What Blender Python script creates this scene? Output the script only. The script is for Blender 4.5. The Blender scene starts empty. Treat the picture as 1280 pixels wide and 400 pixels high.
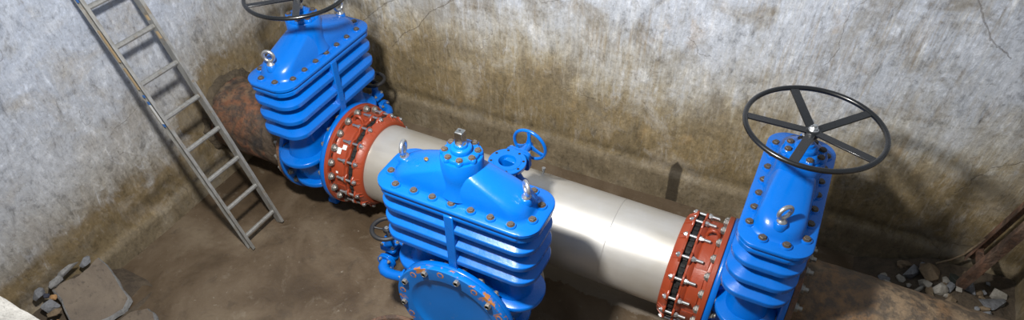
import bpy, math, random
from mathutils import Vector, Matrix, noise
R = math.radians; PI = math.pi
random.seed(7)
scn = bpy.context.scene
col = scn.collection

# ------------------------------------------------------------------ materials
def new_mat(name):
    m = bpy.data.materials.new(name); m.use_nodes = True
    nt = m.node_tree
    return m, nt, nt.nodes['Principled BSDF']

class N:
    """tiny node helper"""
    def __init__(s, nt): s.nt = nt; s.n = nt.nodes; s.l = nt.links
    def add(s, t, **kw):
        n = s.n.new(t)
        for k, v in kw.items(): setattr(n, k, v)
        return n
    def link(s, a, b): s.l.new(a, b)
    def coord(s): return s.add('ShaderNodeTexCoord').outputs['Object']
    def mapping(s, c, scale=(1, 1, 1), loc=(0, 0, 0), rot=(0, 0, 0)):
        m = s.add('ShaderNodeMapping'); s.link(c, m.inputs['Vector'])
        m.inputs['Scale'].default_value = scale; m.inputs['Location'].default_value = loc
        m.inputs['Rotation'].default_value = rot
        return m.outputs[0]
    def noise(s, c, scale=5, detail=6, rough=.55, dist=0):
        n = s.add('ShaderNodeTexNoise'); s.link(c, n.inputs['Vector'])
        n.inputs['Scale'].default_value = scale; n.inputs['Detail'].default_value = detail
        n.inputs['Roughness'].default_value = rough; n.inputs['Distortion'].default_value = dist
        return n.outputs['Fac']
    def ramp(s, f, stops, interp='LINEAR'):
        r = s.add('ShaderNodeValToRGB'); s.link(f, r.inputs[0]); e = r.color_ramp.elements
        r.color_ramp.interpolation = interp
        def c4(c): return (c, c, c, 1) if isinstance(c, (int, float)) else (*c, 1)
        e[0].position, e[0].color = stops[0][0], c4(stops[0][1])
        e[1].position, e[1].color = stops[-1][0], c4(stops[-1][1])
        for p, c in stops[1:-1]:
            k = e.new(p); k.color = c4(c)
        return r.outputs[0]
    def math(s, op, a, b=None, clamp=False):
        m = s.add('ShaderNodeMath', operation=op, use_clamp=clamp)
        for i, v in enumerate((a, b)):
            if v is None: continue
            if isinstance(v, (int, float)): m.inputs[i].default_value = v
            else: s.link(v, m.inputs[i])
        return m.outputs[0]
    def mix(s, f, a, b, blend='MIX'):
        m = s.add('ShaderNodeMix', data_type='RGBA', blend_type=blend)
        for i, v in ((0, f), (6, a), (7, b)):
            if isinstance(v, (int, float)): m.inputs[i].default_value = v
            elif isinstance(v, tuple): m.inputs[i].default_value = (*v, 1)
            else: s.link(v, m.inputs[i])
        return m.outputs[2]
    def bump(s, h, strength=.3, dist=.02, normal=None):
        b = s.add('ShaderNodeBump'); s.link(h, b.inputs['Height'])
        b.inputs['Strength'].default_value = strength; b.inputs['Distance'].default_value = dist
        if normal is not None: s.link(normal, b.inputs['Normal'])
        return b.outputs[0]
    def sep(s, c):
        x = s.add('ShaderNodeSeparateXYZ'); s.link(c, x.inputs[0]); return x.outputs
    def smooth(s, v, a, b):
        m = s.add('ShaderNodeMapRange', interpolation_type='SMOOTHSTEP'); s.link(v, m.inputs[0])
        m.inputs[1].default_value = a; m.inputs[2].default_value = b
        return m.outputs[0]

def paint(name, colr, rough=.3, bump=.05, chips=None, coat=.3, metallic=0, scale=60):
    m, nt, b = new_mat(name); k = N(nt); c = k.coord()
    n1 = k.noise(c, 4, 4)
    base = k.mix(k.ramp(n1, [(.3, 0.0), (.7, .22)]), tuple(colr), tuple(x * .72 for x in colr))
    if chips:
        ch = k.noise(c, chips[1], 5, .6)
        base = k.mix(k.ramp(ch, [(chips[2], 0.0), (chips[2] + .03, 1.0)]), base, tuple(chips[0]))
    k.link(base, b.inputs['Base Color'])
    rn = k.noise(c, 9, 4)
    k.link(k.ramp(rn, [(.3, rough * .8), (.7, rough * 1.35)]), b.inputs['Roughness'])
    b.inputs['Metallic'].default_value = metallic
    b.inputs['Coat Weight'].default_value = coat; b.inputs['Coat Roughness'].default_value = .12
    k.link(k.bump(k.noise(c, scale, 3), bump, .004), b.inputs['Normal'])
    if name.startswith('blue_epoxy'): b.inputs['Specular IOR Level'].default_value = .35
    return m

M = {}
M['blue'] = paint('blue_epoxy_paint', (.0, .118, .50), .26, .12, ((.35, .5, .62), 38, .80), .12)
M['blue_worn'] = paint('worn_blue_paint', (.0, .12, .48), .38, .2, ((.30, .30, .30), 14, .72))
M['red'] = paint('oxide_red_paint', (.29, .046, .016), .36, .25, ((.5, .3, .22), 30, .77), .15)
M['black'] = paint('black_enamel', (.006, .0065, .0075), .25, .05)
M['black_worn'] = paint('worn_black_paint', (.014, .014, .016), .5, .2, None, 0)
M['rubber'] = paint('black_rubber', (.008, .008, .008), .75, .3, None, 0)
M['bolt'] = paint('dull_steel_bolt', (.30, .29, .27), .5, .3, ((.25, .13, .07), 40, .66), 0, .75)
M['bolt_dark'] = paint('recessed_bolt_head', (.10, .085, .07), .6, .4, ((.2, .09, .04), 60, .6), 0, .45)
M['zinc'] = paint('zinc_plated_steel', (.55, .56, .57), .32, .15, None, 0, .9)
M['chrome'] = paint('bright_machined_steel', (.75, .74, .72), .18, .05, None, 0, 1.)
M['white'] = paint('white_sticker', (.8, .8, .78), .5, 0, None, 0)
M['sticker_blue'] = paint('blue_sticker', (.03, .16, .5), .5, 0, None, 0)
M['sticker_tan'] = paint('worn_orange_sticker', (.5, .36, .2), .6, .1, None, 0)
M['brass'] = paint('brass_plug', (.6, .38, .12), .35, .1, None, 0, .9)

def mat_steelpipe():
    m, nt, b = new_mat('brushed_stainless_steel'); k = N(nt); c = k.coord()
    n1 = k.noise(k.mapping(c, (.6, 6, 6)), 3, 5)
    n2 = k.noise(c, 2.2, 4)
    base = k.mix(k.ramp(n2, [(.35, 0.), (.65, 1.)]), (.54, .53, .51), (.46, .43, .375))
    base = k.mix(k.ramp(n1, [(.55, 0.), (.75, .25)]), base, (.42, .41, .4))
    k.link(base, b.inputs['Base Color'])
    b.inputs['Metallic'].default_value = .55
    k.link(k.ramp(n1, [(.3, .38), (.7, .52)]), b.inputs['Roughness'])
    k.link(k.bump(k.noise(k.mapping(c, (3, 40, 40)), 8, 4), .08, .003), b.inputs['Normal'])
    return m
M['steel'] = mat_steelpipe()

def mat_rust(name='rusty_cast_iron', a=(.10, .066, .044), bcol=(.21, .085, .042), ccol=(.035, .032, .032), mud=(.19, .135, .085), mudfac=.7):
    m, nt, b = new_mat(name); k = N(nt); c = k.coord()
    n1 = k.noise(c, 3.2, 9, .65, .6); n2 = k.noise(c, 14, 8, .7); n3 = k.noise(c, 2.1, 6, .6, 1.0)
    base = k.ramp(n1, [(.32, ccol), (.45, a), (.56, bcol), (.7, a)])
    base = k.mix(k.ramp(n3, [(.48, 0.), (.6, mudfac)]), base, mud)
    base = k.mix(k.ramp(n2, [(.42, .75), (.56, 0.)]), base, ccol)
    k.link(base, b.inputs['Base Color'])
    k.link(k.ramp(n2, [(.3, .45), (.7, .85)]), b.inputs['Roughness'])
    h = k.math('ADD', k.math('MULTIPLY', n1, 1.5), n2)
    k.link(k.bump(h, .8, .025), b.inputs['Normal'])
    return m
M['rust'] = mat_rust()
M['rust_tan'] = mat_rust('muddy_rusty_pipe', (.15, .10, .062), (.22, .125, .06), (.05, .042, .035), (.27, .19, .115), .9)
M['rust2'] = mat_rust('rusty_steel_angle', (.12, .070, .048), (.17, .085, .05), (.05, .035, .028), (.20, .15, .11), .6)

def mat_wall(name, left=False, right=False):
    m, nt, b = new_mat(name); k = N(nt); c = k.coord()
    xyz = k.sep(c); z = xyz[2]
    big = k.noise(c, 1.0, 5, .55, .4)
    mid = k.noise(c, 3.2, 9, .65, .5)
    fine = k.noise(c, 24, 8, .72)
    streak = k.noise(k.mapping(c, (7, 7, .8)), 2.2, 9, .68, .2)
    s2 = k.noise(k.mapping(c, (22, 22, 2.2), rot=(0, .10, 0)), 2.0, 8, .72, .3)
    s3 = k.noise(k.mapping(c, (16, 16, .9), (3.1, 1.7, 0), (0, -.05, 0)), 2.0, 7, .7)
    scr = k.noise(k.mapping(c, (4, 4, 1.6), rot=(.5, .3, 0)), 3.2, 9, .72, 1.0)
    def jig(n, a): return k.math('MULTIPLY', k.math('SUBTRACT', n, .5), a)
    zz = z
    for n, a in (((big, 1.1), (mid, .55), (streak, .7), (fine, .25)) if not left else ((big, .55), (mid, .30), (streak, .10), (fine, .12))):
        zz = k.math('ADD', zz, jig(n, a))
    if left:   # damp spread round the old pipe and into the corner
        dy = k.math('SUBTRACT', xyz[1], .35); dz = k.math('SUBTRACT', z, -.55)
        dd = k.math('SQRT', k.math('ADD', k.math('POWER', dy, 2.), k.math('MULTIPLY', k.math('POWER', dz, 2.), .8)))
        dd = k.math('ADD', dd, jig(mid, 1.0))
        zz = k.math('SUBTRACT', zz, k.math('MULTIPLY', k.smooth(dd, 1.15, .35), .55))
    t = k.math('ADD', k.math('MULTIPLY', zz, .5), .65)      # -1.3..0.7 -> 0..1
    P = lambda q: q * .5 + .65
    if left:
        base = k.ramp(t, [(P(-1.25), (.105, .080, .052)), (P(-1.02), (.115, .082, .048)), (P(-.90), (.135, .098, .058)), (P(-.80), (.24, .215, .175)), (P(-.62), (.34, .335, .325)), (P(-.30), (.38, .40, .44)), (P(.30), (.38, .42, .50))])
    else:
        base = k.ramp(t, [(P(-1.2), (.150, .106, .050)), (P(-.85), (.195, .142, .072)), (P(-.66), (.250, .190, .105)), (P(-.48), (.33, .28, .19)), (P(-.24), (.40, .385, .35)), (P(.08), (.42, .445, .49)), (P(.65), (.44, .475, .545))])
    # patches of bare greyer render, dirt runs and lime runs
    base = k.mix(k.ramp(mid, [(.34, .8), (.50, 0.)]), base, (.20, .18, .15) if not left else (.33, .32, .31))
    base = k.mix(k.ramp(mid, [(.54, 0.), (.70, .35)]), base, (.60, .62, .66))
    am = .75 if not left else .15
    msk = k.ramp(k.noise(k.mapping(c, (1, 1, 1), (2.7, 8.1, 5.5)), 1.9, 6, .6), [(.38, .15), (.62, 1.)])
    base = k.mix(k.math('MULTIPLY', msk, k.ramp(s3, [(.50, 0.), (.64, .65 * am)])), base, (.27, .205, .12))
    base = k.mix(k.math('MULTIPLY', msk, k.ramp(s2, [(.50, 0.), (.66, .60 * am)])), base, (.62, .61, .57))
    base = k.mix(k.math('MULTIPLY', msk, k.ramp(s2, [(.32, .6 * am), (.46, 0.)])), base, (.15, .125, .09))
    base = k.mix(k.ramp(scr, [(.55, 0.), (.68, .45)]), base, (.55, .575, .62))
    base = k.mix(k.ramp(scr, [(.30, .5), (.42, 0.)]), base, (.16, .135, .10))
    lo = k.smooth(k.math('ADD', z, k.math('ADD', jig(big, .6), jig(mid, .4))), -.28, -.72) if not left else k.smooth(zz, -.80, -.92)
    base2 = k.mix(k.ramp(mid, [(.36, .8), (.58, .0)]), base, (.070, .052, .028))
    base = k.mix(k.math('MULTIPLY', lo, .85), base, k.mix(.62, base2, (.235, .178, .092)))
    # foot band, paler silt colour
    f2 = k.smooth(k.math('ADD', z, jig(mid, .08)), -1.05 if not left else -1.15, -1.09 if not left else -1.19)
    low = k.ramp(mid, [(.32, (.125, .098, .062)), (.55, (.19, .155, .105)), (.7, (.28, .24, .175))])
    base = k.mix(k.math('MULTIPLY', f2, .75), base, low)
    # dark line just above the band
    dl = k.math('MULTIPLY', k.smooth(k.math('ABSOLUTE', k.math('SUBTRACT', k.math('ADD', z, jig(mid, .10)), -1.02)), .07, .0), k.ramp(big, [(.4, .15), (.6, .55)]))
    base = k.mix(dl, base, (.045, .035, .022))
    # pits, grime and rusty spots
    f4 = k.noise(k.mapping(c, (1, 1, .5)), 46, 6, .75)
    f5 = k.noise(k.mapping(c, (1, 1, .45), (4, 2, 9)), 11, 9, .75, .4)
    for q, a_, b_ in ((fine, .62, 1.30), (f4, .68, 1.28), (f5, .48, 1.42)):
        base = k.mix(1.0, base, k.ramp(q, [(.30, a_), (.46, 1.), (.54, 1.), (.70, b_)]), 'MULTIPLY')
    spots = k.noise(c, 4.4, 8, .68, .2)
    base = k.mix(k.ramp(spots, [(.635, 0.), (.70, .65 if not left else .2)]), base, (.16, .12, .075))
    ors = k.noise(k.mapping(c, (1, 1, .6), (5.3, 9.1, 2.4)), 6.3, 6, .6)
    base = k.mix(k.math('MULTIPLY', k.ramp(ors, [(.60, 0.), (.68, .5 * am)]), k.ramp(big, [(.5, 0.), (.6, 1.)])), base, (.46, .30, .13))
    pk = k.noise(k.mapping(c, (1, 1, 1), (7.3, 2.1, 4.4)), 1.7, 9, .68, .3)
    base = k.mix(k.ramp(pk, [(.55, 0.), (.66, .5)]), base, (.235, .215, .18))
    # hairline cracks, only in places
    nz = k.add('ShaderNodeTexNoise'); k.link(c, nz.inputs['Vector']); nz.inputs['Scale'].default_value = 3.0; nz.inputs['Detail'].default_value = 7
    sc = k.add('ShaderNodeVectorMath', operation='SCALE'); k.link(nz.outputs['Color'], sc.inputs[0]); sc.inputs['Scale'].default_value = .4
    wc = k.add('ShaderNodeVectorMath', operation='ADD'); k.link(c, wc.inputs[0]); k.link(sc.outputs[0], wc.inputs[1])
    v = k.add('ShaderNodeTexVoronoi', feature='DISTANCE_TO_EDGE'); k.link(wc.outputs[0], v.inputs['Vector']); v.inputs['Scale'].default_value = 1.1
    crk = k.math('MULTIPLY', k.ramp(v.outputs['Distance'], [(.0, 1.), (.004, 0.)]), k.ramp(pk, [(.50, 0.), (.56, .45)]))
    if not left and not right:   # the long cracks of the back wall
        def seg(pts):
            out = None
            for (xa, za), (xb, zb) in zip(pts, pts[1:]):
                # distance to a segment in the wall's plane, broken up by noise
                L = math.hypot(xb - xa, zb - za); ux, uz = (xb - xa) / L, (zb - za) / L
                px = k.math('ADD', k.math('SUBTRACT', xyz[0], xa), jig(mid, .10)); pz = k.math('ADD', k.math('SUBTRACT', z, za), jig(scr, .06))
                al = k.math('ADD', k.math('MULTIPLY', px, ux), k.math('MULTIPLY', pz, uz))
                pe = k.math('ABSOLUTE', k.math('SUBTRACT', k.math('MULTIPLY', px, uz), k.math('MULTIPLY', pz, ux)))
                inn = k.math('MULTIPLY', k.math('GREATER_THAN', al, -.01), k.math('LESS_THAN', al, L + .01))
                q = k.math('MULTIPLY', k.smooth(pe, .0055, .001), inn)
                out = q if out is None else k.math('MAXIMUM', out, q)
            return out
        for pts in ([(-.10, -.59), (.05, -.41), (.18, -.33), (.31, -.17), (.53, -.02), (.80, .16)], [(3.80, .78), (3.92, .60), (4.02, .48), (4.16, .40)], [(-.44, -.46), (-.26, -.31), (-.1, -.17), (.1, -.08)]):
            crk = k.math('MAXIMUM', crk, k.math('MULTIPLY', seg(pts), .5))
    base = k.mix(crk, base, (.09, .07, .05))
    if not left and not right:   # one wet arched patch low on the wall
        dx = k.math('ABSOLUTE', k.math('SUBTRACT', k.math('ADD', xyz[0], k.math('MULTIPLY', mid, .06)), 2.53))
        fx = k.smooth(dx, .055, .04)
        fz = k.smooth(k.math('ADD', z, k.math('MULTIPLY', dx, 1.4)), -.96, -.99)
        base = k.mix(k.math('MULTIPLY', k.math('MULTIPLY', fx, fz), .85), base, (.035, .028, .02))
    k.link(base, b.inputs['Base Color'])
    k.link(k.ramp(t, [(P(-1.), .6), (P(-.4), .88)]), b.inputs['Roughness'])
    b.inputs['Specular IOR Level'].default_value = .3
    h = k.math('ADD', k.math('MULTIPLY', mid, 1.0), k.math('MULTIPLY', fine, .5))
    h = k.math('ADD', h, k.math('MULTIPLY', scr, .6)); h = k.math('ADD', h, k.math('MULTIPLY', s2, .2))
    h = k.math('SUBTRACT', h, k.math('MULTIPLY', crk, .7))
    k.link(k.bump(h, .5, .025), b.inputs['Normal'])
    return m
M['wall'] = mat_wall('stained_plaster_wall')
M['wall_right'] = mat_wall('side_plaster_wall', False, True)
M['wall_left'] = mat_wall('pale_plaster_wall', True)

def mat_floor():
    m, nt, b = new_mat('muddy_wet_floor'); k = N(nt); c = k.coord()
    n1 = k.noise(c, 1.6, 8, .6, .6); n2 = k.noise(c, 7, 9, .65, .4); n3 = k.noise(c, 30, 6, .6)
    base = k.ramp(n1, [(.30, (.062, .043, .027)), (.5, (.105, .074, .046)), (.68, (.155, .118, .078))])
    base = k.mix(k.ramp(n2, [(.30, .55), (.46, 0.)]), base, (.050, .036, .024))
    base = k.mix(k.ramp(n2, [(.60, 0.), (.72, .4)]), base, (.24, .205, .16))
    base = k.mix(k.ramp(n3, [(.66, 0.), (.72, .5)]), base, (.30, .27, .22))
    xyz = k.sep(c)
    e = k.math('ADD', xyz[1], k.math('MULTIPLY', k.math('SUBTRACT', n2, .5), .22))
    g = k.math('MULTIPLY', k.smooth(e, -.135, -.12), k.math('MULTIPLY', k.smooth(xyz[0], 1.3, 1.7), k.smooth(xyz[0], 3.1, 2.3)))
    g = k.math('MULTIPLY', g, k.smooth(xyz[1], .5, .2))
    base = k.mix(k.math('MULTIPLY', g, .8), base, (.21, .19, .165))
    k.link(base, b.inputs['Base Color'])
    k.link(k.ramp(n1, [(.38, .30), (.52, .62), (.7, .8)]), b.inputs['Roughness'])
    k.link(k.bump(k.math('ADD', n2, k.math('MULTIPLY', n3, .3)), .45, .02), b.inputs['Normal'])
    return m
M['floor'] = mat_floor()

def mat_conc(name, a, b_, rough=.85, bump=.6, sc=1.):
    m, nt, b = new_mat(name); k = N(nt); c = k.coord()
    n1 = k.noise(c, 5 * sc, 9, .65, .4); n2 = k.noise(c, 28 * sc, 6, .7)
    base = k.mix(k.ramp(n1, [(.35, 0.), (.65, 1.)]), a, b_)
    base = k.mix(k.ramp(n2, [(.33, .6), (.45, 0.)]), base, tuple(x * .35 for x in b_))
    k.link(base, b.inputs['Base Color']); b.inputs['Roughness'].default_value = rough
    k.link(k.bump(k.math('ADD', n1, k.math('MULTIPLY', n2, .5)), bump, .02), b.inputs['Normal'])
    return m
M['white_conc'] = mat_conc('pale_rough_concrete', (.46, .45, .43), (.30, .29, .27), .9, .9, 3)
M['slab'] = mat_conc('muddy_concrete_slab', (.17, .135, .10), (.11, .085, .065), .7, .5)
M['slab_edge'] = mat_conc('grey_broken_concrete', (.27, .27, .27), (.18, .18, .18), .85, .9, 2)
M['stone_grey'] = mat_conc('grey_stone', (.22, .23, .25), (.13, .135, .15), .8, .8, 3)
M['stone_tan'] = mat_conc('tan_stone', (.22, .16, .10), (.13, .095, .06), .8, .8, 3)
M['stone_pale'] = mat_conc('pale_stone', (.38, .36, .32), (.26, .24, .21), .8, .6, 3)
M['stone_orange'] = mat_conc('orange_brick_chip', (.42, .24, .10), (.3, .16, .07), .8, .6, 3)
M['stone_dark'] = mat_conc('dark_blue_lump', (.02, .025, .05), (.012, .014, .025), .6, .5, 3)
M['dark_ball'] = mat_conc('dark_lump', (.02, .025, .02), (.012, .014, .012), .6, .4, 3)
M['soil'] = mat_conc('brown_debris', (.10, .075, .05), (.05, .037, .026), .85, 1., 2)

def mat_alu():
    m, nt, b = new_mat('muddy_aluminium'); k = N(nt); c = k.coord()
    n1 = k.noise(k.mapping(c, (20, 20, 2)), 2, 6, .6); n2 = k.noise(c, 9, 7, .65)
    base = k.mix(k.ramp(n1, [(.35, 0.), (.65, 1.)]), (.36, .36, .35), (.23, .225, .21))
    base = k.mix(k.ramp(n2, [(.55, 0.), (.66, .8)]), base, (.27, .22, .16))
    k.link(base, b.inputs['Base Color']); b.inputs['Metallic'].default_value = .45
    b.inputs['Roughness'].default_value = .5
    k.link(k.bump(n2, .15, .004), b.inputs['Normal'])
    return m
M['alu'] = mat_alu()

def mat_blind():
    m, nt, b = new_mat('chipped_blue_blind_paint'); k = N(nt); c = k.coord()
    x = k.sep(c); r = k.math('SQRT', k.math('ADD', k.math('POWER', x[0], 2.), k.math('POWER', x[2], 2.)))
    n1 = k.noise(c, 6, 7, .6, .5); n2 = k.noise(c, 16, 6, .7); n3 = k.noise(c, 3, 5)
    base = k.mix(k.ramp(n3, [(.35, 0.), (.65, .5)]), (.0, .160, .58), (.0, .12, .44))
    base = k.mix(k.ramp(n1, [(.60, 0.), (.72, .45)]), base, (.22, .30, .38))
    rim = k.smooth(r, .285, .385)
    t = k.math('SUBTRACT', n2, k.math('MULTIPLY', rim, .15))
    chip = k.math('MULTIPLY', k.ramp(k.math('ADD', t, k.math('MULTIPLY', n1, .35)), [(.455, 1.), (.475, 0.)]), rim)
    base = k.mix(chip, base, (.42, .17, .045))
    k.link(base, b.inputs['Base Color']); b.inputs['Roughness'].default_value = .42
    k.link(k.bump(n2, .15, .004), b.inputs['Normal'])
    return m
M['blind'] = mat_blind()
M['orange_rust'] = mat_conc('orange_rust', (.45, .19, .05), (.32, .12, .035), .8, .4, 3)

# ------------------------------------------------------------------ mesh builder
class MB:
    def __init__(s): s.v = []; s.f = []; s.m = []; s.mi = 0
    def add(s, vs, fs, T=None):
        o = len(s.v)
        s.v += [tuple(T @ Vector(p)) if T else tuple(p) for p in vs]
        s.f += [tuple(i + o for i in f) for f in fs]; s.m += [s.mi] * len(fs)
    def box(s, c, d, T=None):
        x, y, z = (k / 2 for k in d)
        vs = [(c[0] + a * x, c[1] + b * y, c[2] + e * z) for a in (-1, 1) for b in (-1, 1) for e in (-1, 1)]
        s.add(vs, [(0, 1, 3, 2), (4, 6, 7, 5), (0, 4, 5, 1), (2, 3, 7, 6), (0, 2, 6, 4), (1, 5, 7, 3)], T)
    def rings(s, rs, caps=True, loop=False, T=None):
        n = len(rs[0]); vs = [p for r in rs for p in r]; fs = []
        m = len(rs)
        for i in range(m if loop else m - 1):
            a, b = i * n, ((i + 1) % m) * n
            for j in range(n):
                k = (j + 1) % n
                fs.append((a + j, a + k, b + k, b + j))
        if caps and not loop:
            fs.append(tuple(reversed(range(n)))); fs.append(tuple(range((m - 1) * n, m * n)))
        s.add(vs, fs, T)
    def lathe(s, prof, n=32, T=None, caps=True, loop=False):
        """profile of (radius, height) around local Z"""
        s.rings([[(r * math.cos(2 * PI * j / n), r * math.sin(2 * PI * j / n), h) for j in range(n)] for r, h in prof], caps, loop, T)
    def cyl(s, p0, p1, r0, r1=None, n=16, phase=0):
        p0, p1 = Vector(p0), Vector(p1); r1 = r0 if r1 is None else r1
        T = Matrix.Translation(p0) @ (p1 - p0).to_track_quat('Z', 'Y').to_matrix().to_4x4()
        L = (p1 - p0).length
        s.rings([[(r * math.cos(2 * PI * j / n + phase), r * math.sin(2 * PI * j / n + phase), h) for j in range(n)] for r, h in ((r0, 0), (r1, L))], True, False, T)
    def tube(s, pts, r, n=12, closed=False):
        pts = [Vector(p) for p in pts]; m = len(pts); rs = []
        up = None
        for i, p in enumerate(pts):
            a = pts[(i - 1) % m] if (closed or i > 0) else p
            b = pts[(i + 1) % m] if (closed or i < m - 1) else p
            t = (b - a).normalized()
            if up is None: up = t.orthogonal().normalized()
            up = (up - t * up.dot(t)).normalized(); w = t.cross(up)
            rr = r[i] if isinstance(r, (list, tuple)) else r
            rs.append([tuple(p + (up * math.cos(2 * PI * j / n) + w * math.sin(2 * PI * j / n)) * rr) for j in range(n)])
        s.rings(rs, not closed, closed)
    def torus(s, c, R_, r, n=48, k=10, T=None):
        rs = [[((R_ + r * math.cos(2 * PI * j / k)) * math.cos(2 * PI * i / n) + c[0], (R_ + r * math.cos(2 * PI * j / k)) * math.sin(2 * PI * i / n) + c[1], r * math.sin(2 * PI * j / k) + c[2]) for j in range(k)] for i in range(n)]
        s.rings(rs, False, True, T)
    def build(s, name, mat, parent=None, loc=(0, 0, 0), rot=(0, 0, 0), smooth=35, bevel=0, seg=2, weld=False):
        me = bpy.data.meshes.new(name); me.from_pydata(s.v, [], s.f)
        mats = mat if isinstance(mat, (list, tuple)) else [mat]
        for x in mats: me.materials.append(x)
        if len(mats) > 1: me.polygons.foreach_set('material_index', s.m)
        me.update()
        import bmesh
        bm = bmesh.new(); bm.from_mesh(me)
        if weld: bmesh.ops.remove_doubles(bm, verts=bm.verts, dist=1e-5)
        bmesh.ops.recalc_face_normals(bm, faces=bm.faces); bm.to_mesh(me); bm.free()
        if smooth:
            me.polygons.foreach_set('use_smooth', [True] * len(me.polygons)); me.set_sharp_from_angle(angle=R(smooth))
        o = bpy.data.objects.new(name, me); col.objects.link(o)
        o.location = loc; o.rotation_euler = rot
        if parent: o.parent = parent
        if bevel:
            b = o.modifiers.new('bevel', 'BEVEL'); b.width = bevel; b.segments = seg; b.limit_method = 'ANGLE'; b.angle_limit = R(40)
            b.harden_normals = False
        return o
def again(o, parent, loc=(0, 0, 0), rot=(0, 0, 0)):
    c = o.copy(); col.objects.link(c); c.parent = parent; c.location = loc; c.rotation_euler = rot
    return c
def empty(name, loc, rz=0):
    o = bpy.data.objects.new(name, None); col.objects.link(o); o.location = loc; o.rotation_euler = (0, 0, rz); o.empty_display_size = .1
    return o
def tag(o, label, cat, group=None, kind=None):
    o['label'] = label; o['category'] = cat
    if group: o['group'] = group
    if kind: o['kind'] = kind
    return o
def children(o): return [c for c in bpy.data.objects if c.parent == o]
def copy_tree(o, parent=None):
    c = o.copy(); col.objects.link(c); c.parent = parent
    for ch in children(o): copy_tree(ch, c)
    return c

def rrect(a, b, r, z=0, n=8):
    """rounded rectangle, half sizes a, b, corner r; constant vertex count"""
    r = min(r, a - 1e-4, b - 1e-4); pts = []
    for cx, cy, s0 in ((a - r, b - r, 0), (-a + r, b - r, 90), (-a + r, -b + r, 180), (a - r, -b + r, 270)):
        for i in range(n + 1):
            t = R(s0 + 90 * i / n); pts.append((cx + r * math.cos(t), cy + r * math.sin(t), z))
    return pts

# ------------------------------------------------------------------ levels
ZF = -1.35           # pit floor
ZA = -.871           # pipe axis
ZT = 1.30            # top of the pit walls
H = -ZF              # local height of the bonnet joint above a valve's foot
P = .1179            # bonnet bolt pitch
BW, BE = .1413, .4385

# ------------------------------------------------------------------ gate valve
def bolt_mesh(name, mat, r=.017, h=.016, washer=.0, shank=0, dome=False):
    b = MB()
    if washer: b.lathe([(washer, 0), (washer, .004)], 20)
    b.lathe([(r * .96, washer and .004), (r, .006), (r, h * .82), (r * .86, h)], 6)
    if shank: b.lathe([(r * .55, h), (r * .55, h + shank * .9), (r * .42, h + shank)], 12)
    if dome: b.lathe([(r * .5, h), (r * .48, h + .0015)], 12)
    return b

def body_mesh():
    b = MB()
    # funnel-shaped core, widening and narrowing on the way down
    sec = [(-.036, .455, .125, .12), (-.10, .45, .115, .11), (-.44, .435, .118, .115), (-.50, .40, .105, .10), (-.58, .385, .105, .10),
           (-.66, .41, .115, .112), (-.72, .43, .13, .128), (-.80, .39, .14, .138), (-.90, .37, .15, .148), (-1.02, .31, .145, .14), (-1.12, .24, .13, .125), (-1.19, .15, .10, .098)]
    b.rings([rrect(a, w, r, H + z, 9) for z, a, w, r in sec])
    # hull along the flow
    T = Matrix.Translation((0, 0, H + ZA)) @ Matrix.Rotation(R(90), 4, 'X')
    b.lathe([(.325, -.20), (.315, -.14), (.335, -.06), (.345, 0), (.335, .06), (.315, .14), (.325, .20)], 56, T)
    return b
def fin_mesh(z0):
    b = MB(); e = .018
    a, w, r = .492, .187, .118
    secs = [(a - .09, w - .075, .075, 0), (a - .006, w - .006, r - .006, 0), (a - .0015, w - .0015, r - .0015, .002), (a, w, r, .007), (a, w, r, .030), (a - .0025, w - .0025, r - .0025, .0345), (a - .008, w - .008, r - .008, .038), (a - .075, w - .072, .08, .082)]
    b.rings([rrect(A, W, r_, H + z0 + z, 9) for A, W, r_, z in secs])
    return b
def joint_mesh(z0, z1, a, w, r):
    b = MB(); e = .006
    b.rings([rrect(a - e, w - e, r, H + z0, 9), rrect(a, w, r, H + z0 + e, 9), rrect(a, w, r, H + z1 - e, 9), rrect(a - e, w - e, r, H + z1, 9)])
    return b
BONNET_BOLTS = [((i - 3) * P, s * BW) for s in (-1, 1) for i in range(7)] + [(sx * BE, sy * .0585) for sx in (-1, 1) for sy in (-1, 1)]

def bonnet_mesh():
    b = joint_mesh(-.034, -.004, .50, .19, .118)
    # raised pads under the bolts
    for x, y in BONNET_BOLTS:
        T = Matrix.Translation((x, y, H - .006)); b.lathe([(.031, 0), (.0285, .010), (.027, .012)], 20, T)
    # roof-shaped dome rising to the neck
    sec = [(-.006, .438, .140, .11), (.002, .427, .131, .105), (.015, .420, .127, .102), (.04, .410, .123, .10), (.062, .392, .119, .098), (.08, .365, .115, .096), (.10, .323, .110, .094),
           (.12, .272, .105, .092), (.14, .222, .100, .09), (.158, .178, .094, .088), (.172, .146, .086, .084), (.182, .125, .076, .074), (.188, .11, .062, .06)]
    b.rings([rrect(a, w, r, H + z, 9) for z, a, w, r in sec])
    # lifting pads
    for s in (-1, 1):
        T = Matrix.Translation((s * .375, 0, H + .05)); b.lathe([(.036, 0), (.033, .035), (.027, .040)], 20, T)
    return b
def neck_mesh():
    b = MB()
    T = Matrix.Translation((0, 0, H))
    b.lathe([(.142, .02), (.131, .05), (.123, .08), (.1185, .105), (.1172, .13), (.1165, .242), (.112, .248)], 48, T)
    return b
def gland_mesh():
    b = MB(); T = Matrix.Translation((0, 0, H))
    # scalloped cover
    pts = []
    n = 96
    prof = [(.0, .248), (1., .248), (1., .262), (.93, .270)]
    rings = []
    for k, z in prof[1:]:
        ring = []
        for j in range(n):
            t = 2 * PI * j / n; rr = .098 + .0165 * max(0, math.cos(8 * t - PI)) ** .7 if math.cos(8 * t - PI) > 0 else .099
            ring.append((rr * k * math.cos(t), rr * k * math.sin(t), z))
        rings.append(ring)
    b.rings(rings, True, False, T)
    b.lathe([(.058, .268), (.058, .292), (.053, .298), (.038, .300), (.034, .312), (.024, .314)], 32, T)
    return b
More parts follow.
